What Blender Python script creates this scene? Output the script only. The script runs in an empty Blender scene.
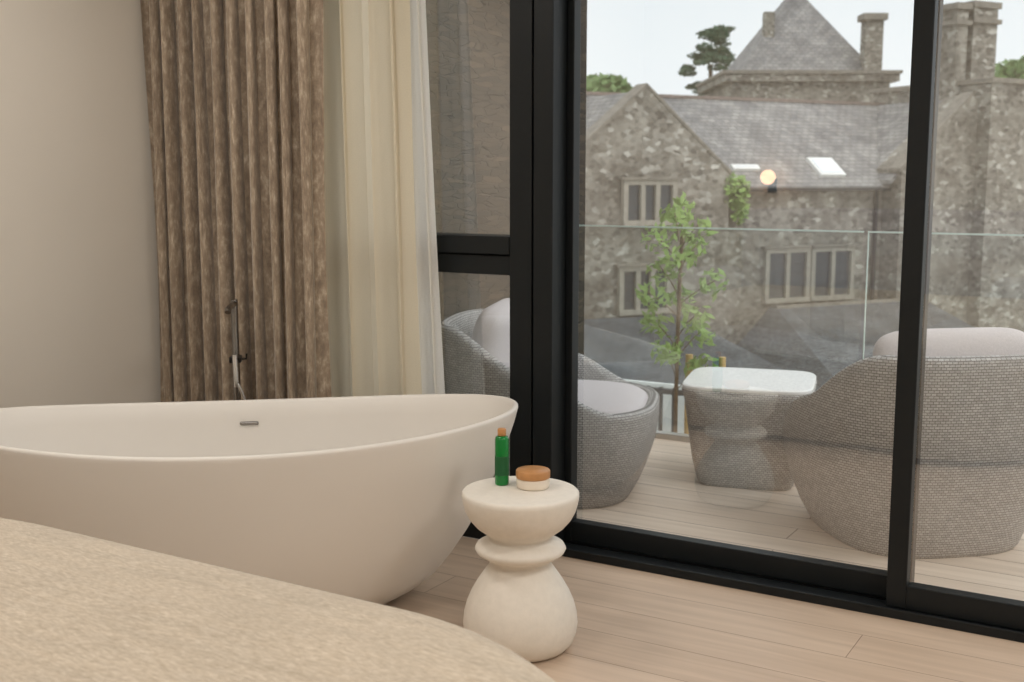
import bpy, math, random
from mathutils import Vector, Matrix
random.seed(7)
S = bpy.context.scene
COL = S.collection
try:
    S.view_settings.view_transform = 'Standard'
    S.view_settings.look = 'None'
except Exception as e:
    print(e)

# ------------------------------------------------------------------ materials
def newmat(name):
    m = bpy.data.materials.new(name); m.use_nodes = True
    nt = m.node_tree; b = nt.nodes['Principled BSDF']
    return m, nt, b
def srgb(r, g, b):
    f = lambda c: (c/255/12.92) if c/255 <= .04045 else ((c/255+.055)/1.055)**2.4
    return (f(r), f(g), f(b), 1)
def N(nt, t, **kw):
    n = nt.nodes.new(t)
    for k, v in kw.items():
        if k.startswith('i_'):
            n.inputs[k[2:].replace('_', ' ')].default_value = v
        else: setattr(n, k, v)
    return n
def ramp(nt, fac, stops):
    r = nt.nodes.new('ShaderNodeValToRGB')
    while len(r.color_ramp.elements) < len(stops): r.color_ramp.elements.new(.5)
    for e, (p, c) in zip(r.color_ramp.elements, stops): e.position = p; e.color = c
    nt.links.new(fac, r.inputs[0]); return r
def coords(nt, kind='Object', scale=(1, 1, 1), rot=(0, 0, 0)):
    tc = nt.nodes.new('ShaderNodeTexCoord'); mp = nt.nodes.new('ShaderNodeMapping')
    mp.inputs['Scale'].default_value = scale; mp.inputs['Rotation'].default_value = rot
    nt.links.new(tc.outputs[kind], mp.inputs[0]); return mp.outputs[0]
def bump(nt, b, h, strength=.3, dist=.01):
    bp = nt.nodes.new('ShaderNodeBump'); bp.inputs['Strength'].default_value = strength
    bp.inputs['Distance'].default_value = dist
    nt.links.new(h, bp.inputs['Height']); nt.links.new(bp.outputs[0], b.inputs['Normal'])
def mixc(nt, f, a, b, mode='MIX'):
    m = nt.nodes.new('ShaderNodeMix'); m.data_type = 'RGBA'; m.blend_type = mode
    for sock, v in ((m.inputs[0], f), (m.inputs[6], a), (m.inputs[7], b)):
        if hasattr(v, 'is_linked'): nt.links.new(v, sock)
        else: sock.default_value = v
    return m.outputs[2]
def simple(name, c, rough=.6, metal=0, nscale=20, namt=.06, bstr=0.0, spec=None):
    m, nt, b = newmat(name)
    co = coords(nt); n = N(nt, 'ShaderNodeTexNoise', i_Scale=nscale, i_Detail=4.0)
    nt.links.new(co, n.inputs['Vector'])
    lo = tuple(x*(1-namt) for x in c[:3])+(1,); hi = tuple(min(1, x*(1+namt)) for x in c[:3])+(1,)
    r = ramp(nt, n.outputs[0], [(.3, lo), (.7, hi)])
    nt.links.new(r.outputs[0], b.inputs['Base Color'])
    b.inputs['Roughness'].default_value = rough; b.inputs['Metallic'].default_value = metal
    if spec is not None: b.inputs['Specular IOR Level'].default_value = spec
    if bstr: bump(nt, b, n.outputs[0], bstr, .005)
    return m
def planks(name, c1, c2, w, l, gap, gapc, rough):
    m, nt, b = newmat(name)
    co = coords(nt)
    br = N(nt, 'ShaderNodeTexBrick', offset=.37, i_Color1=c1, i_Color2=c2, i_Mortar=gapc, i_Scale=1.0)
    br.inputs['Mortar Size'].default_value = gap; br.inputs['Mortar Smooth'].default_value = .2
    br.inputs['Brick Width'].default_value = l; br.inputs['Row Height'].default_value = w
    nt.links.new(co, br.inputs['Vector'])
    co2 = coords(nt, scale=(1.6, 26, 26)); n = N(nt, 'ShaderNodeTexNoise', i_Scale=1.0, i_Detail=5.0, i_Distortion=.6)
    nt.links.new(co2, n.inputs['Vector'])
    r = ramp(nt, n.outputs[0], [(.3, (.82, .80, .78, 1)), (.7, (1, 1, 1, 1))])
    c = mixc(nt, 1.0, br.outputs['Color'], r.outputs[0], 'MULTIPLY')
    nt.links.new(c, b.inputs['Base Color']); b.inputs['Roughness'].default_value = rough
    inv = N(nt, 'ShaderNodeMath', operation='SUBTRACT'); inv.inputs[0].default_value = 1
    nt.links.new(br.outputs['Fac'], inv.inputs[1]); bump(nt, b, inv.outputs[0], .4, .003)
    return m
def stone(name, cols, mortar, scale, mw=.06, zs=1.7, warp=.5, stain=.6):
    m, nt, b = newmat(name)
    tc = nt.nodes.new('ShaderNodeTexCoord')
    nz = N(nt, 'ShaderNodeTexNoise', i_Scale=scale*.9, i_Detail=2.0)
    nt.links.new(tc.outputs['Object'], nz.inputs['Vector'])
    ad = N(nt, 'ShaderNodeVectorMath', operation='SCALE'); nt.links.new(nz.outputs['Color'], ad.inputs[0]); ad.inputs['Scale'].default_value = warp/scale
    sm = N(nt, 'ShaderNodeVectorMath', operation='ADD'); nt.links.new(tc.outputs['Object'], sm.inputs[0]); nt.links.new(ad.outputs[0], sm.inputs[1])
    mp = nt.nodes.new('ShaderNodeMapping'); mp.inputs['Scale'].default_value = (1, 1, zs); nt.links.new(sm.outputs[0], mp.inputs[0])
    v = N(nt, 'ShaderNodeTexVoronoi', i_Scale=scale); nt.links.new(mp.outputs[0], v.inputs['Vector'])
    e = N(nt, 'ShaderNodeTexVoronoi', feature='DISTANCE_TO_EDGE', i_Scale=scale); nt.links.new(mp.outputs[0], e.inputs['Vector'])
    sep = nt.nodes.new('ShaderNodeSeparateColor'); nt.links.new(v.outputs['Color'], sep.inputs[0])
    k = len(cols)
    r = ramp(nt, sep.outputs[0], [(i/(k-1), c) for i, c in enumerate(cols)])
    er = ramp(nt, e.outputs['Distance'], [(0, (0, 0, 0, 1)), (mw, (1, 1, 1, 1))])
    c = mixc(nt, er.outputs[0], mortar, r.outputs[0])
    big = N(nt, 'ShaderNodeTexNoise', i_Scale=.9, i_Detail=7.0, i_Roughness=.65); nt.links.new(tc.outputs['Object'], big.inputs['Vector'])
    br = ramp(nt, big.outputs[0], [(.36, (stain, stain*.97, stain*.92, 1)), (.62, (1.1, 1.1, 1.08, 1))])
    c = mixc(nt, 1.0, c, br.outputs[0], 'MULTIPLY')
    nt.links.new(c, b.inputs['Base Color']); b.inputs['Roughness'].default_value = .9
    bump(nt, b, er.outputs[0], .5, .025)
    return m
def slate(name, c1, c2, w=.3, h=.2):
    m, nt, b = newmat(name)
    co = coords(nt, 'UV')
    br = N(nt, 'ShaderNodeTexBrick', offset=.5, i_Color1=c1, i_Color2=c2, i_Scale=1.0, i_Mortar=tuple(x*.45 for x in c1[:3])+(1,))
    br.inputs['Mortar Size'].default_value = .014; br.inputs['Brick Width'].default_value = w; br.inputs['Row Height'].default_value = h
    nt.links.new(co, br.inputs['Vector'])
    n = N(nt, 'ShaderNodeTexNoise', i_Scale=1.1, i_Detail=8.0, i_Roughness=.7); nt.links.new(co, n.inputs['Vector'])
    r = ramp(nt, n.outputs[0], [(.35, (.55, .55, .55, 1)), (.62, (1.3, 1.27, 1.2, 1))])
    c = mixc(nt, 1.0, br.outputs['Color'], r.outputs[0], 'MULTIPLY')
    nt.links.new(c, b.inputs['Base Color']); b.inputs['Roughness'].default_value = .75
    bump(nt, b, br.outputs['Fac'], .5, -.03)
    return m
def wicker_mat(name):
    m, nt, b = newmat(name)
    co = coords(nt, 'UV')
    br = N(nt, 'ShaderNodeTexBrick', offset=.5, i_Color1=srgb(190, 189, 187), i_Color2=srgb(164, 163, 161), i_Mortar=srgb(92, 91, 90), i_Scale=1.0)
    br.inputs['Mortar Size'].default_value = .0016; br.inputs['Mortar Smooth'].default_value = .8
    br.inputs['Brick Width'].default_value = .019; br.inputs['Row Height'].default_value = .0098
    nt.links.new(co, br.inputs['Vector'])
    nt.links.new(br.outputs['Color'], b.inputs['Base Color']); b.inputs['Roughness'].default_value = .65
    bump(nt, b, br.outputs['Fac'], .9, -.003)
    return m
def glassmat(name, tint=(.93, .955, .95, 1), base=.08):
    m = bpy.data.materials.new(name); m.use_nodes = True; nt = m.node_tree
    nt.nodes.clear()
    out = nt.nodes.new('ShaderNodeOutputMaterial'); mx = nt.nodes.new('ShaderNodeMixShader')
    tr = N(nt, 'ShaderNodeBsdfTransparent', i_Color=tint); gl = N(nt, 'ShaderNodeBsdfGlossy', i_Roughness=.0, i_Color=(1, 1, 1, 1))
    lw = N(nt, 'ShaderNodeLayerWeight', i_Blend=.5)
    p = N(nt, 'ShaderNodeMath', operation='POWER'); p.inputs[1].default_value = 5; nt.links.new(lw.outputs['Facing'], p.inputs[0])
    a = N(nt, 'ShaderNodeMath', operation='MULTIPLY_ADD'); a.inputs[1].default_value = .76; a.inputs[2].default_value = base
    nt.links.new(p.outputs[0], a.inputs[0]); nt.links.new(a.outputs[0], mx.inputs[0])
    nt.links.new(tr.outputs[0], mx.inputs[1]); nt.links.new(gl.outputs[0], mx.inputs[2]); nt.links.new(mx.outputs[0], out.inputs[0])
    return m
def emis(name, c, s):
    m, nt, b = newmat(name); b.inputs['Base Color'].default_value = c
    b.inputs['Emission Color'].default_value = c; b.inputs['Emission Strength'].default_value = s
    return m

# fabric mats
def velvet():
    m, nt, b = newmat('crushed_velvet')
    co = coords(nt, 'UV', scale=(120, 16, 1)); n = N(nt, 'ShaderNodeTexNoise', i_Scale=1.0, i_Detail=5.0, i_Roughness=.75, i_Distortion=.15)
    nt.links.new(co, n.inputs['Vector'])
    r = ramp(nt, n.outputs[0], [(.36, srgb(134, 117, 99)), (.52, srgb(164, 146, 125)), (.62, srgb(194, 178, 157)), (.74, srgb(228, 216, 199))])
    co2 = coords(nt, 'UV', scale=(14, 1.5, 1)); n2 = N(nt, 'ShaderNodeTexNoise', i_Scale=1.0, i_Detail=3.0); nt.links.new(co2, n2.inputs['Vector'])
    r2 = ramp(nt, n2.outputs[0], [(.35, (.8, .78, .76, 1)), (.65, (1.05, 1.05, 1.05, 1))])
    c = mixc(nt, 1.0, r.outputs[0], r2.outputs[0], 'MULTIPLY')
    nt.links.new(c, b.inputs['Base Color']); b.inputs['Roughness'].default_value = .5
    b.inputs['Sheen Weight'].default_value = .5
    bump(nt, b, n.outputs[0], .4, .008); return m
def sheer_mat(name, col, transp, tl_=.35):
    m = bpy.data.materials.new(name); m.use_nodes = True; nt = m.node_tree; nt.nodes.clear()
    out = nt.nodes.new('ShaderNodeOutputMaterial')
    co = coords(nt, 'UV', scale=(300, 300, 1)); n = N(nt, 'ShaderNodeTexNoise', i_Scale=1.0)
    nt.links.new(co, n.inputs['Vector'])
    r = ramp(nt, n.outputs[0], [(.3, tuple(x*.94 for x in col[:3])+(1,)), (.7, col)])
    d = nt.nodes.new('ShaderNodeBsdfDiffuse'); t = nt.nodes.new('ShaderNodeBsdfTranslucent'); tr = nt.nodes.new('ShaderNodeBsdfTransparent')
    nt.links.new(r.outputs[0], d.inputs[0]); nt.links.new(r.outputs[0], t.inputs[0])
    m1 = nt.nodes.new('ShaderNodeMixShader'); m1.inputs[0].default_value = tl_
    nt.links.new(d.outputs[0], m1.inputs[1]); nt.links.new(t.outputs[0], m1.inputs[2])
    m2 = nt.nodes.new('ShaderNodeMixShader'); m2.inputs[0].default_value = transp
    nt.links.new(m1.outputs[0], m2.inputs[1]); nt.links.new(tr.outputs[0], m2.inputs[2]); nt.links.new(m2.outputs[0], out.inputs[0])
    return m
def bedspread():
    m, nt, b = newmat('woven_bedspread')
    co = coords(nt, scale=(60, 420, 120), rot=(0, 0, .15)); n = N(nt, 'ShaderNodeTexNoise', i_Scale=1.0, i_Detail=4.0, i_Roughness=.7)
    nt.links.new(co, n.inputs['Vector'])
    r = ramp(nt, n.outputs[0], [(.32, srgb(164, 146, 122)), (.5, srgb(196, 180, 158)), (.68, srgb(226, 214, 197))])
    n2 = N(nt, 'ShaderNodeTexNoise', i_Scale=6.0, i_Detail=3.0); nt.links.new(coords(nt, scale=(1, 5, 1)), n2.inputs['Vector'])
    r2 = ramp(nt, n2.outputs[0], [(.3, (.86, .86, .86, 1)), (.7, (1, 1, 1, 1))])
    c = mixc(nt, 1.0, r.outputs[0], r2.outputs[0], 'MULTIPLY')
    nt.links.new(c, b.inputs['Base Color']); b.inputs['Roughness'].default_value = .85; b.inputs['Sheen Weight'].default_value = .3
    bump(nt, b, n.outputs[0], .35, .003); return m

M_wall = simple('wall_plaster', srgb(220, 213, 202), .8, nscale=2, namt=.02)
M_ceil = simple('ceiling_paint', srgb(240, 238, 232), .85, nscale=2, namt=.01)
M_floor = planks('oak_floor', srgb(218, 197, 176), srgb(202, 179, 157), .19, 2.1, .0014, srgb(138, 114, 96), .45)
M_deck = planks('deck_boards', srgb(220, 206, 190), srgb(205, 190, 174), .15, 3.4, .003, srgb(134, 120, 108), .6)
M_frame = simple('anthracite_aluminium', srgb(20, 24, 26), .45, nscale=60, namt=.05, spec=.3)
M_gasket = simple('rubber_gasket', srgb(8, 9, 10), .8, spec=.1)
M_glass = glassmat('window_glass', tint=(.97, .985, .985, 1), base=.22)
M_rail = glassmat('balustrade_glass', tint=(.89, .94, .93, 1), base=.10)
M_railedge = simple('glass_edge_green', srgb(200, 220, 214), .2)
M_alu = simple('brushed_aluminium', srgb(176, 174, 170), .4, metal=.7)
M_tub = simple('matt_stone_resin', srgb(227, 222, 215), .45, nscale=3, namt=.01)
M_stool = simple('cream_lacquered_plaster', srgb(229, 222, 211), .6, nscale=45, namt=.03, bstr=.15)
M_chrome = simple('chrome', (.75, .75, .75, 1), .12, metal=1, namt=.01)
M_gun = simple('brushed_gunmetal', (.28, .27, .26, 1), .22, metal=1, namt=.05)
M_dark = simple('dark_metal', srgb(45, 42, 40), .35, metal=.6)
M_velvet = velvet()
M_sheer = sheer_mat('cream_lining', srgb(245, 237, 218), .02, .4)
M_voile = sheer_mat('white_voile', srgb(252, 251, 247), .06, .5)
M_bed = bedspread()
M_wick = wicker_mat('grey_wicker')
M_cush = simple('outdoor_cushion', srgb(198, 193, 194), .9, nscale=200, namt=.06, bstr=.2)
M_ttop = simple('white_table_top', srgb(236, 236, 234), .25, nscale=5, namt=.02)
M_wood = simple('pale_bamboo', srgb(190, 136, 84), .45, nscale=30, namt=.12)
M_cream = simple('jar_cream', srgb(232, 220, 204), .25, nscale=30, namt=.04)
M_stone = stone('rubble_stone', [srgb(96, 91, 84), srgb(130, 125, 116), srgb(152, 147, 138), srgb(108, 102, 93), srgb(190, 187, 179)], srgb(146, 141, 131), 5.0, .05, 1.6, .7, .55)
M_stone2 = stone('slate_rubble_wall', [srgb(72, 61, 49), srgb(58, 50, 41), srgb(84, 72, 58), srgb(66, 57, 46), srgb(92, 79, 64)], srgb(50, 43, 35), 8, .05, 5.5, .3, .75)
M_ash = simple('dressed_sandstone', srgb(150, 144, 132), .85, nscale=6, namt=.18)
M_cop = simple('weathered_coping', srgb(128, 122, 112), .9, nscale=5, namt=.25)
M_slate = slate('slate_light', srgb(122, 122, 124), srgb(144, 143, 142))
M_slate2 = slate('slate_dark', srgb(72, 77, 84), srgb(90, 95, 100))
M_ridge = simple('ridge_tiles', srgb(128, 114, 106), .8, nscale=5, namt=.2)
M_wglass = simple('leaded_glass', srgb(58, 64, 68), .15, nscale=12, namt=.25)
M_white = simple('white_render', srgb(226, 226, 222), .8, nscale=3, namt=.05)
M_ground = simple('gravel', srgb(186, 180, 170), .95, nscale=8, namt=.12)
M_leaf = simple('foliage_green', srgb(98, 126, 70), .7, nscale=1.5, namt=.3)
M_leafy = simple('young_leaves', srgb(134, 164, 86), .6, nscale=6, namt=.25)
M_pine = simple('pine_foliage', srgb(66, 92, 68), .8, nscale=1.5, namt=.3)
M_bark = simple('bark', srgb(112, 92, 72), .9, nscale=20, namt=.25)
M_stake = simple('timber_stake', srgb(206, 170, 112), .8, nscale=20, namt=.15)
M_pot = simple('terracotta', srgb(150, 100, 78), .8)
M_black = simple('black_metal', srgb(24, 25, 26), .5)
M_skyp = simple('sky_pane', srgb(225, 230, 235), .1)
M_bottle, nt, b = newmat('green_bottle_glass')
b.inputs['Base Color'].default_value = srgb(0, 146, 60); b.inputs['Roughness'].default_value = .06
b.inputs['Transmission Weight'].default_value = .4
M_label = simple('bottle_label', srgb(12, 88, 44), .5)

# ------------------------------------------------------------------ mesh helpers
def link(o, parent=None, mat=None, smooth=False):
    COL.objects.link(o)
    if parent: o.parent = parent
    if mat is not None:
        for mm in (mat if isinstance(mat, (list, tuple)) else [mat]): o.data.materials.append(mm)
    if smooth:
        for p in o.data.polygons: p.use_smooth = True
    return o
def faceuv(me):
    uv = me.uv_layers.new(name='UVMap')
    for p in me.polygons:
        n = p.normal
        t = Vector((0, 0, 1)).cross(n)
        t = Vector((1, 0, 0)) if t.length < 1e-3 else t.normalized()
        bb = n.cross(t)
        for li in p.loop_indices:
            co = me.vertices[me.loops[li].vertex_index].co
            uv.data[li].uv = (co.dot(t), co.dot(bb))
def mesh(name, V, F, mat, parent=None, smooth=False, loc=(0, 0, 0), rot=(0, 0, 0), bevel=0, sub=0):
    me = bpy.data.meshes.new(name); me.from_pydata([tuple(v) for v in V], [], F); me.update(); me.validate()
    faceuv(me)
    o = bpy.data.objects.new(name, me); o.location = loc; o.rotation_euler = rot
    link(o, parent, mat, smooth)
    if bevel:
        bm = o.modifiers.new('bev', 'BEVEL'); bm.width = bevel; bm.segments = 2; bm.limit_method = 'ANGLE'
    if sub:
        sm = o.modifiers.new('sub', 'SUBSURF'); sm.levels = sub; sm.render_levels = sub
    return o
def empty(name, loc=(0, 0, 0), rz=0):
    e = bpy.data.objects.new(name, None); e.location = loc; e.rotation_euler = (0, 0, rz); COL.objects.link(e); return e
def box(name, x0, x1, y0, y1, z0, z1, mat, parent=None, bevel=0):
    V = [(x, y, z) for x in (x0, x1) for y in (y0, y1) for z in (z0, z1)]
    F = [(0, 1, 3, 2), (4, 6, 7, 5), (0, 4, 5, 1), (2, 3, 7, 6), (0, 2, 6, 4), (1, 5, 7, 3)]
    return mesh(name, V, F, mat, parent, bevel=bevel)
def prism(name, poly, y0, y1, mat, parent, axis='y'):
    n = len(poly)
    if axis == 'y':
        V = [(a, y0, c) for a, c in poly]+[(a, y1, c) for a, c in poly]
    else:
        V = [(y0, a, c) for a, c in poly]+[(y1, a, c) for a, c in poly]
    F = [tuple(range(n)), tuple(range(2*n-1, n-1, -1))]+[(i, i+n, (i+1) % n+n, (i+1) % n) for i in range(n)]
    o = mesh(name, V, F, mat, parent)
    import bmesh
    bm = bmesh.new(); bm.from_mesh(o.data); bmesh.ops.recalc_face_normals(bm, faces=bm.faces); bm.to_mesh(o.data); bm.free()
    o.data.uv_layers.remove(o.data.uv_layers[0]); faceuv(o.data)
    return o
def lathe(name, prof, mat, parent=None, loc=(0, 0, 0), seg=64, rot=(0, 0, 0), caps=True):
    V = []; F = []
    for r, z in prof:
        for i in range(seg):
            a = 2*math.pi*i/seg; V.append((r*math.cos(a), r*math.sin(a), z))
    for k in range(len(prof)-1):
        for i in range(seg):
            j = (i+1) % seg; F.append((k*seg+i, k*seg+j, (k+1)*seg+j, (k+1)*seg+i))
    if caps:
        F.append(tuple(range(seg-1, -1, -1))); F.append(tuple(range((len(prof)-1)*seg, len(prof)*seg)))
    return mesh(name, V, F, mat, parent, True, loc, rot)
def loft(name, loops, mat, parent=None, smooth=True, capa=True, capb=True, uvR=None, **kw):
    n = len(loops[0]); V = [p for l in loops for p in l]; F = []
    for k in range(len(loops)-1):
        for i in range(n):
            j = (i+1) % n; F.append((k*n+i, k*n+j, (k+1)*n+j, (k+1)*n+i))
    nq = len(F)
    if capa: F.append(tuple(range(n-1, -1, -1)))
    if capb: F.append(tuple(range((len(loops)-1)*n, len(loops)*n)))
    o = mesh(name, V, F, mat, parent, smooth, **kw)
    if uvR:
        uv = o.data.uv_layers[0]
        per = [0]
        L0 = loops[len(loops)//2]
        for i in range(n): per.append(per[-1]+(Vector(L0[(i+1) % n][:2])-Vector(L0[i][:2])).length)
        for fi in range(nq):
            k, i = divmod(fi, n)
            vals = [(i, k), (i+1, k), (i+1, k+1), (i, k+1)]
            for li, (a, kk) in zip(o.data.polygons[fi].loop_indices, vals):
                uv.data[li].uv = (per[a], loops[kk][a % n][2])
    return o
def sp(c, e): return math.copysign(abs(c)**e, c)
def pad(name, sx, sy, sz, mat, parent, loc=(0, 0, 0), rot=(0, 0, 0), e1=.5, e2=.35):
    V = []; F = []; A = 24; B = 48
    for i in range(A+1):
        th = -math.pi/2+math.pi*i/A
        for j in range(B):
            ph = 2*math.pi*j/B
            V.append((sx*sp(math.cos(th), e1)*sp(math.cos(ph), e2), sy*sp(math.cos(th), e1)*sp(math.sin(ph), e2), sz*sp(math.sin(th), .8)))
    for i in range(A):
        for j in range(B):
            k = (j+1) % B; F.append((i*B+j, i*B+k, (i+1)*B+k, (i+1)*B+j))
    return mesh(name, V, F, mat, parent, True, loc, rot)
def tube(name, pts, r, mat, parent, bez=True):
    cu = bpy.data.curves.new(name, 'CURVE'); cu.dimensions = '3D'; cu.bevel_depth = r; cu.bevel_resolution = 5; cu.use_fill_caps = True
    s = cu.splines.new('NURBS' if bez else 'POLY'); s.points.add(len(pts)-1)
    for q, p in zip(s.points, pts): q.co = (*p, 1)
    if bez: s.order_u = min(4, len(pts)); s.use_endpoint_u = True; s.resolution_u = 10
    o = bpy.data.objects.new(name, cu); COL.objects.link(o); o.parent = parent; cu.materials.append(mat)
    return o
def leaves(name, blobs, n, size, mat, parent, elong=1.8):
    V = []; F = []
    tot = sum(b[1][0]*b[1][1]*b[1][2] for b in blobs)
    for c, r in blobs:
        m = max(8, int(n*(r[0]*r[1]*r[2])/tot))
        for _ in range(m):
            d = Vector((random.gauss(0, 1), random.gauss(0, 1), random.gauss(0, 1))).normalized()*random.uniform(.3, 1)**.6
            p = Vector((c[0]+d.x*r[0], c[1]+d.y*r[1], c[2]+d.z*r[2]))
            u = Vector((random.gauss(0, 1), random.gauss(0, 1), random.gauss(0, 1))).normalized()
            w = u.orthogonal().normalized(); s = size*random.uniform(.6, 1.3)
            k = len(V); V += [p-u*s*elong/2, p+w*s/2, p+u*s*elong/2, p-w*s/2]; F.append((k, k+1, k+2, k+3))
    return mesh(name, V, F, mat, parent)

# ------------------------------------------------------------------ room shell
XL, XR, YB, H = -3.66, 2.5, -4.3, 2.65
box('floor', XL, XR, YB, 0.0, -.1, 0, M_floor)
box('ceiling', XL-.2, XR+.2, YB-.2, .2, H, H+.15, M_ceil)
box('wall_left', XL-.2, XL, YB-.2, .16, -.1, H, M_wall)
box('wall_right', XR, XR+.2, YB-.2, .16, -.1, H, M_wall)
box('wall_back', XL, XR, YB-.2, YB, -.1, H, M_wall)
box('baseboard_back', XL, XR, YB, YB+.015, 0, .1, M_ceil)

# left fixed window with transom
w1 = empty('window_1')
Wx0, Wx1 = XL, -2.02
box('sill', Wx0, Wx1, 0, .14, 0, .09, M_frame, w1, .003)
box('head', Wx0, Wx1, 0, .14, H-.08, H, M_frame, w1, .003)
box('stile_right', Wx1-.095, Wx1-.004, 0, .14, .09, H-.08, M_frame, w1, .003)
box('stile_left', Wx0, Wx0+.08, 0, .14, .09, H-.08, M_frame, w1, .003)
box('transom', Wx0+.08, Wx1-.095, 0.01, .13, 1.0, 1.07, M_frame, w1, .003)
box('sash_bottom', Wx0+.08, Wx1-.095, -.005, .12, 1.075, 1.14, M_frame, w1, .003)
box('bead', Wx0+.08, Wx1-.095, .015, .03, 1.068, 1.077, M_gasket, w1)
for nm, z0, z1 in (('pane_lower', .09, 1.0), ('pane_upper', 1.14, H-.08)):
    mesh(nm, [(Wx0+.08, .07, z0), (Wx1-.095, .07, z0), (Wx1-.095, .07, z1), (Wx0+.08, .07, z1)], [(0, 1, 2, 3)], M_glass, w1)

# sliding door
d1 = empty('door_1')
box('post_gap', -2.022, -2.012, .02, .15, 0, H, M_gasket, d1)
box('jamb', -2.012, -1.935, -.01, .16, 0, H, M_frame, d1, .003)
box('track', -1.935, XR, .0, .17, 0, .022, M_frame, d1, .002)
box('track_groove', -1.935, XR, .074, .082, .018, .026, M_gasket, d1)
box('track_nosing', -1.935, XR, -.012, .0, 0, .03, M_frame, d1, .002)
box('head', -1.935, XR, 0, .17, H-.07, H, M_frame, d1, .003)
def panel(nm, x0, x1, yc, sl=.07, sr=.07):
    box(nm+'_stile_a', x0, x0+sl, yc-.025, yc+.025, .024, H-.07, M_frame, d1, .003)
    box(nm+'_stile_b', x1-sr, x1, yc-.025, yc+.025, .024, H-.07, M_frame, d1, .003)
    box(nm+'_rail_bottom', x0+sl, x1-sr, yc-.025, yc+.025, .024, .10, M_frame, d1, .003)
    box(nm+'_rail_top', x0+sl, x1-sr, yc-.025, yc+.025, H-.14, H-.07, M_frame, d1, .003)
    mesh(nm+'_glass', [(x0+sl, yc, .1), (x1-sr, yc, .1), (x1-sr, yc, H-.14), (x0+sl, yc, H-.14)], [(0, 1, 2, 3)], M_glass, d1)
panel('panel_left', -1.935, -.70, .115, .028, .06)
panel('panel_middle', -.76, .95, .045, .06, .07)
panel('panel_right', .88, XR-.01, .115)

# ------------------------------------------------------------------ curtains
def curtain(name, xa, xb, xa2, xb2, y0, z0, z1, folds, amp, mat, seed, parent=None, nx=420, nz=40, jit=.6):
    rnd = random.Random(seed)
    ph = [rnd.uniform(-jit, jit) for _ in range(folds*2+3)]
    am = [rnd.uniform(.65, 1.15) for _ in range(folds*2+3)]
    V = []; F = []; UV = []
    for k in range(nz+1):
        f = k/nz; z = z0+(z1-z0)*f; A0 = xa2+(xa-xa2)*f; B0 = xb2+(xb-xb2)*f
        for i in range(nx+1):
            t = i/nx; q = t*folds*2; qi = int(q); fr = q-qi
            p = ph[qi]*(1-fr)+ph[qi+1]*fr; a = am[qi]*(1-fr)+am[qi+1]*fr
            ang = t*folds*2*math.pi+p+.25*math.sin(z*1.7+t*9)
            yy = y0+amp*a*(math.sin(ang)+.18*math.sin(2*ang+1)+.1*math.sin(3.1*ang+z))
            xx = A0+(B0-A0)*t+amp*.35*math.sin(2*ang)
            xx = max(XL+.01, xx)
            V.append((xx, yy, z)); UV.append((t*(xb-xa)*2.2, z))
    for k in range(nz):
        for i in range(nx):
            a = k*(nx+1)+i; F.append((a, a+1, a+nx+2, a+nx+1))
    o = mesh(name, V, F, mat, parent, True)
    uv = o.data.uv_layers[0]
    for l in o.data.loops: uv.data[l.index].uv = UV[l.vertex_index]
    return o
curtain('velvet_curtain', -3.635, -2.78, -3.635, -2.78, -.235, .015, H-.03, 10, .066, M_velvet, 3, None, 520, 40, .9)
sc = empty('sheer_curtain')
curtain('lining_panel', -2.92, -2.50, -2.92, -2.43, -.115, .015, H-.03, 4, .035, M_sheer, 5, sc, 240)
curtain('voile_panel', -2.57, -2.46, -2.53, -2.33, -.075, .015, H-.03, 3, .022, M_voile, 9, sc, 160)
box('curtain_track', XL+.02, -2.25, -.24, -.05, H-.03, H, M_ceil)

# ------------------------------------------------------------------ bathtub
def lerp(tab, q):
    for (a, va), (b_, vb) in zip(tab, tab[1:]):
        if q <= b_: return va+(vb-va)*(q-a)/(b_-a)
    return tab[-1][1]
G = [(0, 0), (.03, .10), (.08, .24), (.15, .37), (.25, .49), (.37, .61), (.55, .755), (.76, .885), (.9, .96), (1, 1)]
tub = empty('bathtub', (-2.54, -.93, 0), math.radians(40))
def tl(q, g, off=0, dz=0, n=128, sc=1):
    a = (.46+.42*g-off)*sc; bw = (.24+.19*g-off)*sc; L = []
    for i in range(n):
        t = 2*math.pi*i/n; c, s = sp(math.cos(t), .97), sp(math.sin(t), .97)
        rz = .575+.048*math.cos(t)**2
        L.append((a*c, bw*s, q*rz+dz))
    return L
loops = [tl(0, -.03), tl(.006, 0.03)]
qs = [.02, .04, .07, .1, .15, .2, .25, .31, .37, .45, .55, .65, .76, .85, .92, .97, .99]
loops += [tl(q, lerp(G, q)) for q in qs]
loops += [tl(1, 1, .002, .001), tl(1, 1, .006, .004), tl(1, 1, .012, .005), tl(1, 1, .018, .002), tl(1, 1, .022, -.006)]
for q in [.95, .9, .82, .74, .65, .55, .45, .36, .29]:
    loops.append(tl(q, lerp(G, q), .030))
loops += [tl(.25, lerp(G, .25), .06), tl(.225, lerp(G, .22), .11), tl(.215, .3, .16), tl(.21, .2, .2, sc=.6), tl(.208, .2, .2, sc=.2)]
loft('shell', loops, M_tub, tub)
o = box('overflow_slot', -.032, .032, -.006, .006, -.0065, .0065, M_gun, tub, .005); o.location = (0, .388, .503); o.rotation_euler = (math.radians(-35), 0, 0)
lathe('waste', [(.001, 0), (.035, 0), (.038, .004), (.03, .01), (.001, .011)], M_chrome, tub, (0, 0, .124), 32)

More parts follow.
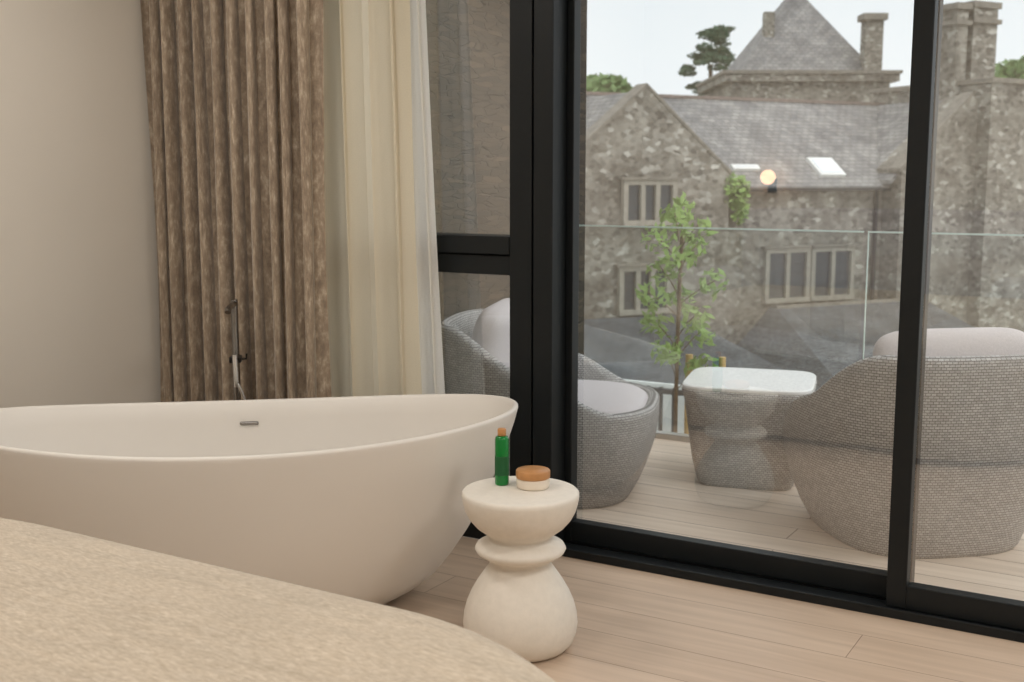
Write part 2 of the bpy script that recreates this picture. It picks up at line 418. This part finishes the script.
# ------------------------------------------------------------------ floor standing bath filler
bf = empty('bath_filler_tap', (-3.07, -.40, 0), math.radians(38))
lathe('base_plate', [(.001, 0), (.05, 0), (.05, .008), (.02, .012), (.001, .012)], M_gun, bf, seg=32)
tube('column', [(0, 0, .01), (0, 0, .90)], .013, M_gun, bf, False)
tube('spout', [(0, -.0, .885), (0, -.20, .885), (0, -.21, .875)], .011, M_gun, bf, False)
box('mixer_body', -.022, .022, -.04, .012, .665, .69, M_dark, bf, .005)
tube('lever', [(.02, -.03, .68), (.04, -.03, .68), (.042, -.03, .70)], .004, M_dark, bf, False)
tube('handset', [(.002, -.055, .70), (.004, -.06, .64), (.006, -.062, .58)], .010, M_chrome, bf)
tube('hose', [(.006, -.062, .60), (.03, -.07, .56), (.065, -.06, .40), (.085, -.03, .2), (.06, -.01, .15), (.03, -.012, .4), (.0, -.016, .5)], .006, M_chrome, bf)

# ------------------------------------------------------------------ side table with toiletries
prof = [(.001, 0), (.118, 0), (.138, .006), (.153, .022), (.163, .05), (.166, .075), (.163, .105), (.155, .135), (.142, .165), (.125, .195), (.108, .22),
        (.094, .24), (.086, .252), (.085, .260), (.092, .268), (.112, .276), (.126, .285), (.131, .295), (.126, .305), (.112, .313), (.094, .320), (.088, .327), (.092, .335),
        (.106, .345), (.128, .362), (.146, .383), (.158, .406), (.165, .43), (.168, .448), (.1675, .458), (.163, .463), (.158, .464), (.001, .464)]
st = lathe('side_table', prof, M_stool, None, (-1.613, -.777, 0), 96)
bot = empty('toiletry_bottle', (-1.690, -.752, .464))
lathe('glass_body', [(.001, 0), (.018, 0), (.0205, .004), (.0205, .135), (.018, .142), (.012, .145), (.001, .145)], M_bottle, bot, seg=40)
lathe('label_band', [(.0208, .03), (.0209, .031), (.0209, .085), (.0208, .086)], M_label, bot, seg=40)
lathe('wooden_cap', [(.001, .145), (.0115, .145), (.0125, .147), (.0125, .163), (.011, .166), (.001, .166)], M_wood, bot, seg=40)
jar = empty('cosmetic_jar', (-1.597, -.733, .464))
lathe('jar_body', [(.001, 0), (.043, 0), (.047, .003), (.048, .008), (.048, .026), (.046, .03), (.001, .03)], M_cream, jar, seg=48)
lathe('wooden_lid', [(.001, .03), (.048, .03), (.0495, .032), (.0495, .05), (.047, .053), (.001, .053)], M_wood, jar, seg=48)

# ------------------------------------------------------------------ bed
bed = empty('bed')
def rrect(x0, x1, y0, y1, ins, z, rf, rb, dz=0, n=24):
    L = []
    x0 += ins; x1 -= ins; y0 += ins; y1 -= ins
    for cx, cy, r, a0 in ((x1-max(rf-ins, .02), y1-max(rf-ins, .02), max(rf-ins, .02), 0), (x0+max(rf-ins, .02), y1-max(rf-ins, .02), max(rf-ins, .02), 90),
                          (x0+max(rb-ins*.5, .02), y0+max(rb-ins*.5, .02), max(rb-ins*.5, .02), 180), (x1-max(rb-ins*.5, .02), y0+max(rb-ins*.5, .02), max(rb-ins*.5, .02), 270)):
        for i in range(n+1):
            a = math.radians(a0+90*i/n)
            L.append((cx+r*math.cos(a), cy+r*math.sin(a), z))
    return L
BX0, BX1, BY0, BY1 = -2.75, -.48, -4.08, -1.93
lv = [(.012, .03), (.005, .2), (.0, .4), (.0, .5), (.012, .55), (.03, .58), (.055, .602), (.09, .617), (.14, .626), (.22, .632), (.35, .637), (.55, .64), (.75, .64)]
L = [rrect(BX0, BX1, BY0, BY1, i, z, .66, .1) for i, z in lv]
loft('bedspread', L, M_bed, bed)
box('headboard', -2.8, -.43, -4.26, -4.12, 0, 1.15, M_cush, bed, .03)

# wall lamp on the far side of the bed (seen reflected in the glass)
wl = empty('wall_lamp', (-2.64, -4.3, 1.3))
box('backplate', -.03, .03, 0, .015, -.05, .05, M_dark, wl, .004)
tube('arm', [(0, .015, 0), (0, .08, 0), (0, .11, .03)], .008, M_dark, wl)
lathe('shade', [(.02, -.05), (.045, -.03), (.055, 0), (.045, .03), (.02, .05)], emis('warm_lampshade', (1, .60, .34, 1), 4.5), wl, (0, .11, .06), 32)

# ------------------------------------------------------------------ terrace
box('terrace_deck', -2.9, 3.2, .17, 2.06, -.2, 0, M_deck)
box('terrace_base_wall', -2.9, 3.2, .17, 2.0, -6.5, -.2, M_white)
box('terrace_stone_wall', -3.5, -2.9, .17, 2.12, -6.5, 5, M_stone2)
gb = empty('glass_balustrade')
for i, (a, c) in enumerate(((-2.88, -1.35), (-1.33, .2), (.22, 1.75), (1.77, 3.2))):
    mesh('pane_%d' % i, [(a, 1.95, .03), (c, 1.95, .03), (c, 1.95, 1.1), (a, 1.95, 1.1)], [(0, 1, 2, 3)], M_rail, gb)
    box('pane_edge_%d' % i, a, c, 1.943, 1.957, 1.096, 1.104, M_railedge, gb)
    box('pane_side_%d' % i, a, a+.004, 1.944, 1.956, .03, 1.1, M_railedge, gb)
box('base_channel', -2.89, 3.2, 1.92, 1.98, 0, .03, M_alu, gb, .004)

def chair(name, loc, ang):
    e = empty(name, (loc[0], loc[1], 0), ang)
    n = 128; R = .455
    def ring(q=None, p=None, off=0, sc=1, dz=0):
        L = []
        for i in range(n):
            t = 2*math.pi*i/n; c, s = sp(math.cos(t), .68), sp(math.sin(t), .68)
            u = (.62-math.cos(t))/1.42; u = max(0, min(1, u)); u = u*u*(3-2*u)
            rim = .41+.335*u
            flare = 1+.05*u*(q if q is not None else p)
            z = q*rim if q is not None else .30+(rim-.30)*p
            L.append(((R*sc*flare-off)*c, (R*sc*flare*1.0-off)*s, z+dz))
        return L
    prof = [(0, .74), (.02, .76), (.1, .80), (.2, .85), (.35, .905), (.5, .95), (.65, .98), (.8, 1.0), (.93, 1.0)]
    Ls = [ring(q=q, sc=s) for q, s in prof]
    Ls += [ring(q=1, sc=1, dz=-.012), ring(q=1, sc=1, off=.012), ring(q=1, sc=1, off=.032, dz=.003), ring(q=1, sc=1, off=.048, dz=-.012)]
    Ls += [ring(p=.8, sc=1, off=.055), ring(p=.5, sc=.99, off=.058), ring(p=.2, sc=.98, off=.06), ring(p=0, sc=.97, off=.06)]
    loft('wicker_shell', Ls, M_wick, e, uvR=2.9)
    pad('seat_cushion', .37, .37, .07, M_cush, e, (.04, 0, .37), (0, 0, 0), .35, .6)
    pad('back_cushion', .22, .31, .07, M_cush, e, (-.27, 0, .60), (0, math.radians(-75), 0), .35, .35)
    for k, (lx, ly) in enumerate(((.24, .24), (.24, -.24), (-.24, .24), (-.24, -.24))):
        lathe('foot_%d' % k, [(.001, 0), (.015, 0), (.015, .012), (.001, .012)], M_black, e, (lx, ly, -.0), 16)
    return e
chair('wicker_armchair', (-2.37, .80), math.radians(20))
chair('wicker_armchair', (-.88, .96), math.radians(131))

ct = empty('wicker_side_table', (-1.69, 1.40, 0), math.radians(14))
def sq(h, z, n=96, e=.35):
    return [(h*sp(math.cos(2*math.pi*i/n), e), h*sp(math.sin(2*math.pi*i/n), e), z) for i in range(n)]
loft('wicker_body', [sq(.205, 0), sq(.215, .02), sq(.235, .1), sq(.25, .2), sq(.262, .3), sq(.275, .39), sq(.287, .43), sq(.28, .438)], M_wick, ct, uvR=2.0)
loft('top', [sq(.28, .438), sq(.283, .442), sq(.283, .452), sq(.277, .457)], M_ttop, ct, smooth=False)

# ------------------------------------------------------------------ beyond the terrace
box('ground', -140, 80, 2.0, 200, -6.9, -6.5, M_ground)
box('lower_terrace', -9, 4, 2.12, 5.2, -6.5, -1.6, M_white)
yt = empty('young_tree', (-2.40, 2.25, -1.6))
lathe('pot', [(.12, 0), (.17, .35), (.185, .38), (.001, .37)], M_pot, yt, seg=32)
tube('trunk', [(0, 0, .3), (.01, .0, 1.2), (-.02, .01, 2.0), (.02, 0, 2.7)], .011, M_bark, yt)
BL = []
rt = random.Random(4)
for k in range(15):
    a = k*2.4; z = 1.85+.058*k; ln = rt.uniform(.14, .28)*(1-.25*k/15)
    ex, ey, ez = ln*math.cos(a), ln*math.sin(a), z+.1
    tube('branch_%d' % k, [(0, 0, z-.05), (ex*.5, ey*.5, z+.05), (ex, ey, ez)], .003, M_bark, yt)
    BL.append(((ex*.85, ey*.85, ez-.02), (.095, .095, .085)))
BL.append(((.02, 0, 2.78), (.07, .07, .1)))
tube('stake', [(.06, .03, .3), (.06, .03, 2.0)], .02, M_stake, yt, False)
tube('stake_b', [(.25, .03, .3), (.25, .03, 2.0)], .018, M_stake, yt, False)
leaves('foliage', BL, 620, .024, M_leafy, yt, 2.8)

pf = empty('picket_fence')
V = []; F = []
def addbox(V, F, x0, x1, y0, y1, z0, z1):
    k = len(V); V += [(x, y, z) for x in (x0, x1) for y in (y0, y1) for z in (z0, z1)]
    F += [tuple(k+i for i in f) for f in [(0, 1, 3, 2), (4, 6, 7, 5), (0, 4, 5, 1), (2, 3, 7, 6), (0, 2, 6, 4), (1, 5, 7, 3)]]
x = -8.8
while x < 3.8: addbox(V, F, x, x+.025, 4.6, 4.625, -1.6, -.25); x += .11
mesh('pickets', V, F, M_black, pf)
box('top_rail', -8.8, 3.8, 4.59, 4.635, -.3, -.26, M_black, pf); box('bottom_rail', -8.8, 3.8, 4.59, 4.635, -1.5, -1.46, M_black, pf)
box('white_boarding', -8.8, 3.8, 4.9, 4.94, -1.6, -.28, M_white, pf)

# ---------------- manor house
RZ = math.radians(56.85)
mh = empty('manor_house', (-12.09, 30.02, 0), RZ)
GZ = -6.5
def pitched(nm, x0, x1, ya, za, yr, zr, yb, zb, mat, par, th=.14):
    return prism(nm, [(ya, za), (yr, zr), (yb, zb), (yb, zb-th), (yr, zr-th), (ya, za-th)], x0, x1, mat, par, 'x')
box('main_range_wall', -6.4, 11.4, 0, 7, GZ, 1.25, M_stone, mh)
prism('main_range_gable', [(0, 1.25), (3.5, 3.85), (7, 1.25)], -6.3, 11.3, M_stone, mh, 'x')
pitched('main_roof', -6.4, 11.6, -.3, 1.16, 3.5, 4.02, 7.3, 1.16, M_slate, mh)
box('main_ridge', -6.4, 11.6, 3.4, 3.6, 3.98, 4.08, M_ridge, mh)
box('gutter', -.5, 5.9, -.38, -.28, 1.0, 1.1, M_black, mh)
box('downpipe', 5.4, 5.5, -.14, -.04, -5, 1.0, M_black, mh)
prism('left_gable_wall', [(-6.45, GZ), (-.56, GZ), (-.56, 1.55), (-3.5, 3.97), (-6.45, 1.55)], -.35, .3, M_stone, mh)
def wingroof(nm, xa, xr, xb, ze, zr, y0, y1):
    prism(nm, [(xa, ze), (xr, zr), (xb, ze), (xb, ze-.14), (xr, zr-.14), (xa, ze-.14)], y0, y1, M_slate, mh)
wingroof('left_wing_roof', -6.75, -3.5, -.25, 1.2, 3.86, .1, 3.6)
def coping(nm, xa, za, xb, zb, y0, y1, th=.1):
    prism(nm, [(xa, za), (xb, zb), (xb, zb+th), (xa, za+th)], y0, y1, M_cop, mh)
coping('coping_a', -6.5, 1.5, -3.5, 3.95, -.38, .2); coping('coping_b', -3.5, 3.95, -.5, 1.5, -.38, .2)
prism('right_gable_wall', [(5.8, GZ), (11.6, GZ), (11.6, 1.7), (8.7, 4.1), (5.8, 1.7)], -.8, .3, M_stone, mh)
wingroof('right_wing_roof', 5.55, 8.7, 11.9, 1.35, 4.0, -.6, 3.6)
coping('coping_c', 5.7, 1.62, 8.7, 4.08, -.84, -.3)
box('tall_block', 9.0, 22, -1.3, 4, GZ, 4.45, M_stone, mh)
box('tall_block_coping', 8.9, 22.1, -1.4, 4.1, 4.45, 4.6, M_cop, mh)
for k, (cx, w, zt) in enumerate(((10.0, 1.1, 7.0), (8.95, .5, 6.9), (14, 1.2, 7.0))):
    box('chimney_%d' % k, cx-w/2, cx+w/2, 0, 1.1, 3.5, zt, M_stone, mh)
    box('chimney_cap_%d' % k, cx-w/2-.1, cx+w/2+.1, -.1, 1.2, zt-.5, zt-.35, M_cop, mh)
    box('chimney_top_%d' % k, cx-w/2-.08, cx+w/2+.08, -.08, 1.18, zt, zt+.2, M_cop, mh)
def mwin(nm, x0, x1, z0, z1, y, lights, tr=False):
    f = .15
    box(nm+'_glass', x0, x1, y-.05, y-.02, z0, z1, M_wglass, mh)
    box(nm+'_sill', x0-f, x1+f, y-.2, y, z0-f, z0, M_ash, mh); box(nm+'_lintel', x0-f, x1+f, y-.16, y, z1, z1+f, M_ash, mh)
    box(nm+'_hood', x0-f-.1, x1+f+.1, y-.22, y, z1+f, z1+f+.07, M_cop, mh)
    box(nm+'_jl', x0-f, x0, y-.16, y, z0, z1, M_ash, mh); box(nm+'_jr', x1, x1+f, y-.16, y, z0, z1, M_ash, mh)
    for i in range(1, lights):
        xm = x0+(x1-x0)*i/lights; box(nm+'_m%d' % i, xm-.075, xm+.075, y-.16, y-.02, z0, z1, M_ash, mh)
    for i in range(1, 4):
        zz = z0+(z1-z0)*i/4; box(nm+'_b%d' % i, x0, x1, y-.065, y-.05, zz-.012, zz+.012, M_black, mh)
mwin('gable_upper_window', -4.15, -2.65, .2, 1.2, -.35, 3)
mwin('gable_lower_window', -4.25, -2.8, -2.35, -1.25, -.35, 3)
mwin('hall_window_a', 1.2, 2.65, -2.3, -.9, 0, 2)
mwin('hall_window_b', 3.0, 4.45, -2.3, -.9, 0, 2)
sl = math.atan2(4.02-1.16, 3.8)
def skylight(nm, cx, t, w, h):
    y = -.3+3.8*t; z = 1.16+2.86*t
    e = box(nm, -w/2, w/2, -h/2, h/2, 0, .1, M_white, mh); e.location = (cx, y, z); e.rotation_euler = (sl, 0, 0)
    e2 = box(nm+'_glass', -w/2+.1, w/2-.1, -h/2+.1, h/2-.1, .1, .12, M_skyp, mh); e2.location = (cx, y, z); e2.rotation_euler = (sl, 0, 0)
skylight('rooflight_a', 3.75, .19, 1.0, .9)
skylight('rooflight_b', .55, .18, 1.0, .22)
leaves('creeper', [((-.3, -.3, 1.0), (.5, .25, .6)), ((-.1, -.3, .4), (.3, .2, .4))], 420, .12, M_leafy, mh)

ob = empty('slate_outbuilding', (-12.09, 30.02, 0), RZ)
def quadroof(nm, P, mat): 
    V = [Vector(p) for p in P]+[Vector(p)-Vector((0, 0, .15)) for p in P]
    return mesh(nm, V, [(0, 1, 2, 3), (7, 6, 5, 4), (0, 4, 5, 1), (1, 5, 6, 2), (2, 6, 7, 3), (3, 7, 4, 0)], mat, ob)
quadroof('roof_right', [(-.9, -6.2, -4.2), (6.9, -6.2, -4.2), (6.9, -.9, -2.5), (.9, -.9, -2.5)], M_slate2)
quadroof('roof_right_hip', [(-.9, -6.2, -4.2), (.9, -.9, -2.5), (.9, -.6, -2.5), (-.95, -.6, -4.2)], M_slate2)
quadroof('roof_left', [(-10, -6.8, -4.2), (-1.5, -6.8, -4.2), (-2.4, -.5, -2.55), (-10, -.5, -2.55)], M_slate2)
box('walls_right', -.5, 6.7, -5.8, -.9, GZ, -4.25, M_white, ob)
box('walls_left', -10, -1.7, -6.4, -.5, GZ, -4.3, M_white, ob)
box('ridge_flashing', .9, 6.9, -.95, -.8, -2.52, -2.43, M_cop, ob)

# tower
tw = empty('stone_tower', (-18.45, 55.3, 0), math.radians(30.8))
box('tower_body', -3.8, 3.8, -3.8, 3.8, GZ, 6.0, M_stone, tw)
box('tower_cornice', -4.15, 4.15, -4.15, 4.15, 6.0, 6.35, M_stone, tw)
box('tower_cornice_cap', -4.25, 4.25, -4.25, 4.25, 6.35, 6.5, M_cop, tw)
h = 3.3
mesh('pyramid_roof', [(-h, -h, 6.5), (h, -h, 6.5), (h, h, 6.5), (-h, h, 6.5), (0, 0, 11.0)], [(0, 1, 4), (1, 2, 4), (2, 3, 4), (3, 0, 4), (3, 2, 1, 0)], M_slate, tw)
box('tower_chimney', 2.6, 3.45, -3.6, -2.8, 6.4, 9.0, M_stone, tw); box('tower_chimney_cap', 2.45, 3.6, -3.75, -2.65, 8.9, 9.2, M_cop, tw)
box('tower_stack', -1.9, -1.4, -2, -1.5, 7.5, 9.5, M_stone, tw)

# trees
def pos(px, F):  # bearing -> ground position, used to lay out the distant tree line
    lat = (px-512)/1150*F
    return (-.512*F+.859*lat, .859*F+.512*lat-3.53)
def tree(name, x, y, ztop, r, blobs, n, ls, mat):
    e = empty(name, (x, y, GZ))
    tube('trunk', [(0, 0, 0), (.1, 0, (ztop-GZ)*.5), (0, 0, (ztop-GZ)*.9)], max(.15, r*.06), M_bark, e)
    leaves('crown', blobs, n, ls, mat, e)
    return e
x, y = pos(706, 85)
Z0 = -GZ
pb = []
rp = random.Random(11)
for k in range(60):
    zz = rp.uniform(7.2, 12.0); rad = 2.7*(1-.6*(zz-7.6)/4.2) if zz > 9 else 2.3
    a = rp.uniform(0, 6.28); rr = rad*rp.uniform(.2, 1)
    pb.append(((rr*math.cos(a)+.3, rr*math.sin(a), Z0+zz), (rp.uniform(.45, .8), rp.uniform(.45, .8), rp.uniform(.15, .3))))
tree('pine_tree', x, y, 11.4, 2.5, pb, 5200, .16, M_pine)
for px, F, zt, r in ((575, 66, 6.9, 3.6), (600, 70, 7.6, 2.6), (550, 70, 6.2, 4), (918, 75, 7.4, 2.6), (1012, 70, 8.6, 2.6), (1050, 72, 8, 3.5)):
    x, y = pos(px, F); c = Z0+zt-r
    tree('broadleaf_tree', x, y, zt, r, [((0, 0, c), (r, r, r)), ((r*.6, r*.3, c-r*.5), (r*.8, r*.8, r*.7)), ((-r*.6, 0, c-r*.4), (r*.8, r*.8, r*.7))], 5200, .34, M_leaf)

# ------------------------------------------------------------------ light
w = bpy.data.worlds.new('overcast_sky'); S.world = w; w.use_nodes = True
nt = w.node_tree; bg = nt.nodes['Background']
tc = nt.nodes.new('ShaderNodeTexCoord'); sp_ = nt.nodes.new('ShaderNodeSeparateXYZ'); nt.links.new(tc.outputs['Generated'], sp_.inputs[0])
r = ramp(nt, sp_.outputs[2], [(0, (.78, .82, .84, 1)), (.25, (.74, .79, .82, 1)), (1, (.93, .97, 1, 1))])
nt.links.new(r.outputs[0], bg.inputs[0]); bg.inputs[1].default_value = 1.4
sun = bpy.data.lights.new('veiled_sun', 'SUN'); sun.energy = 1.6; sun.angle = math.radians(50); sun.color = (1, .98, .96)
so = bpy.data.objects.new('veiled_sun', sun); COL.objects.link(so)
so.rotation_euler = (math.radians(38), 0, math.radians(80))
for i, (x, y) in enumerate(((-2.2, -2.9), (.2, -2.9), (-2.6, -1.5), (.6, -1.2))):  # unseen fill lights added at the ceiling to brighten the room
    e = empty('fill_light', (x, y, H))
    lathe('fill_light_ring', [(.33, 0), (.33, -.03), (.345, -.03), (.345, 0)], M_ceil, e, seg=48, caps=False)  # ring dresses the added fill light as a downlight
    l = bpy.data.lights.new('lamp', 'AREA'); l.shape = 'DISK'; l.size = .64; l.energy = (15, 21, 14.5, 27)[i]; l.color = (1, .96, .91)
    lo = bpy.data.objects.new('lamp', l); lo.location = (0, 0, -.02); COL.objects.link(lo); lo.parent = e

# ------------------------------------------------------------------ camera
cd = bpy.data.cameras.new('camera'); cd.sensor_width = 36; cd.lens = 40.43; cd.clip_start = .05; cd.clip_end = 500
co = bpy.data.objects.new('camera', cd); COL.objects.link(co)
co.location = (0, -3.53, 1.34); co.rotation_euler = (math.radians(90-7.97), 0, math.radians(30.8))
cd.dof.use_dof = True; cd.dof.focus_distance = 3.3; cd.dof.aperture_fstop = 5.0
S.camera = co
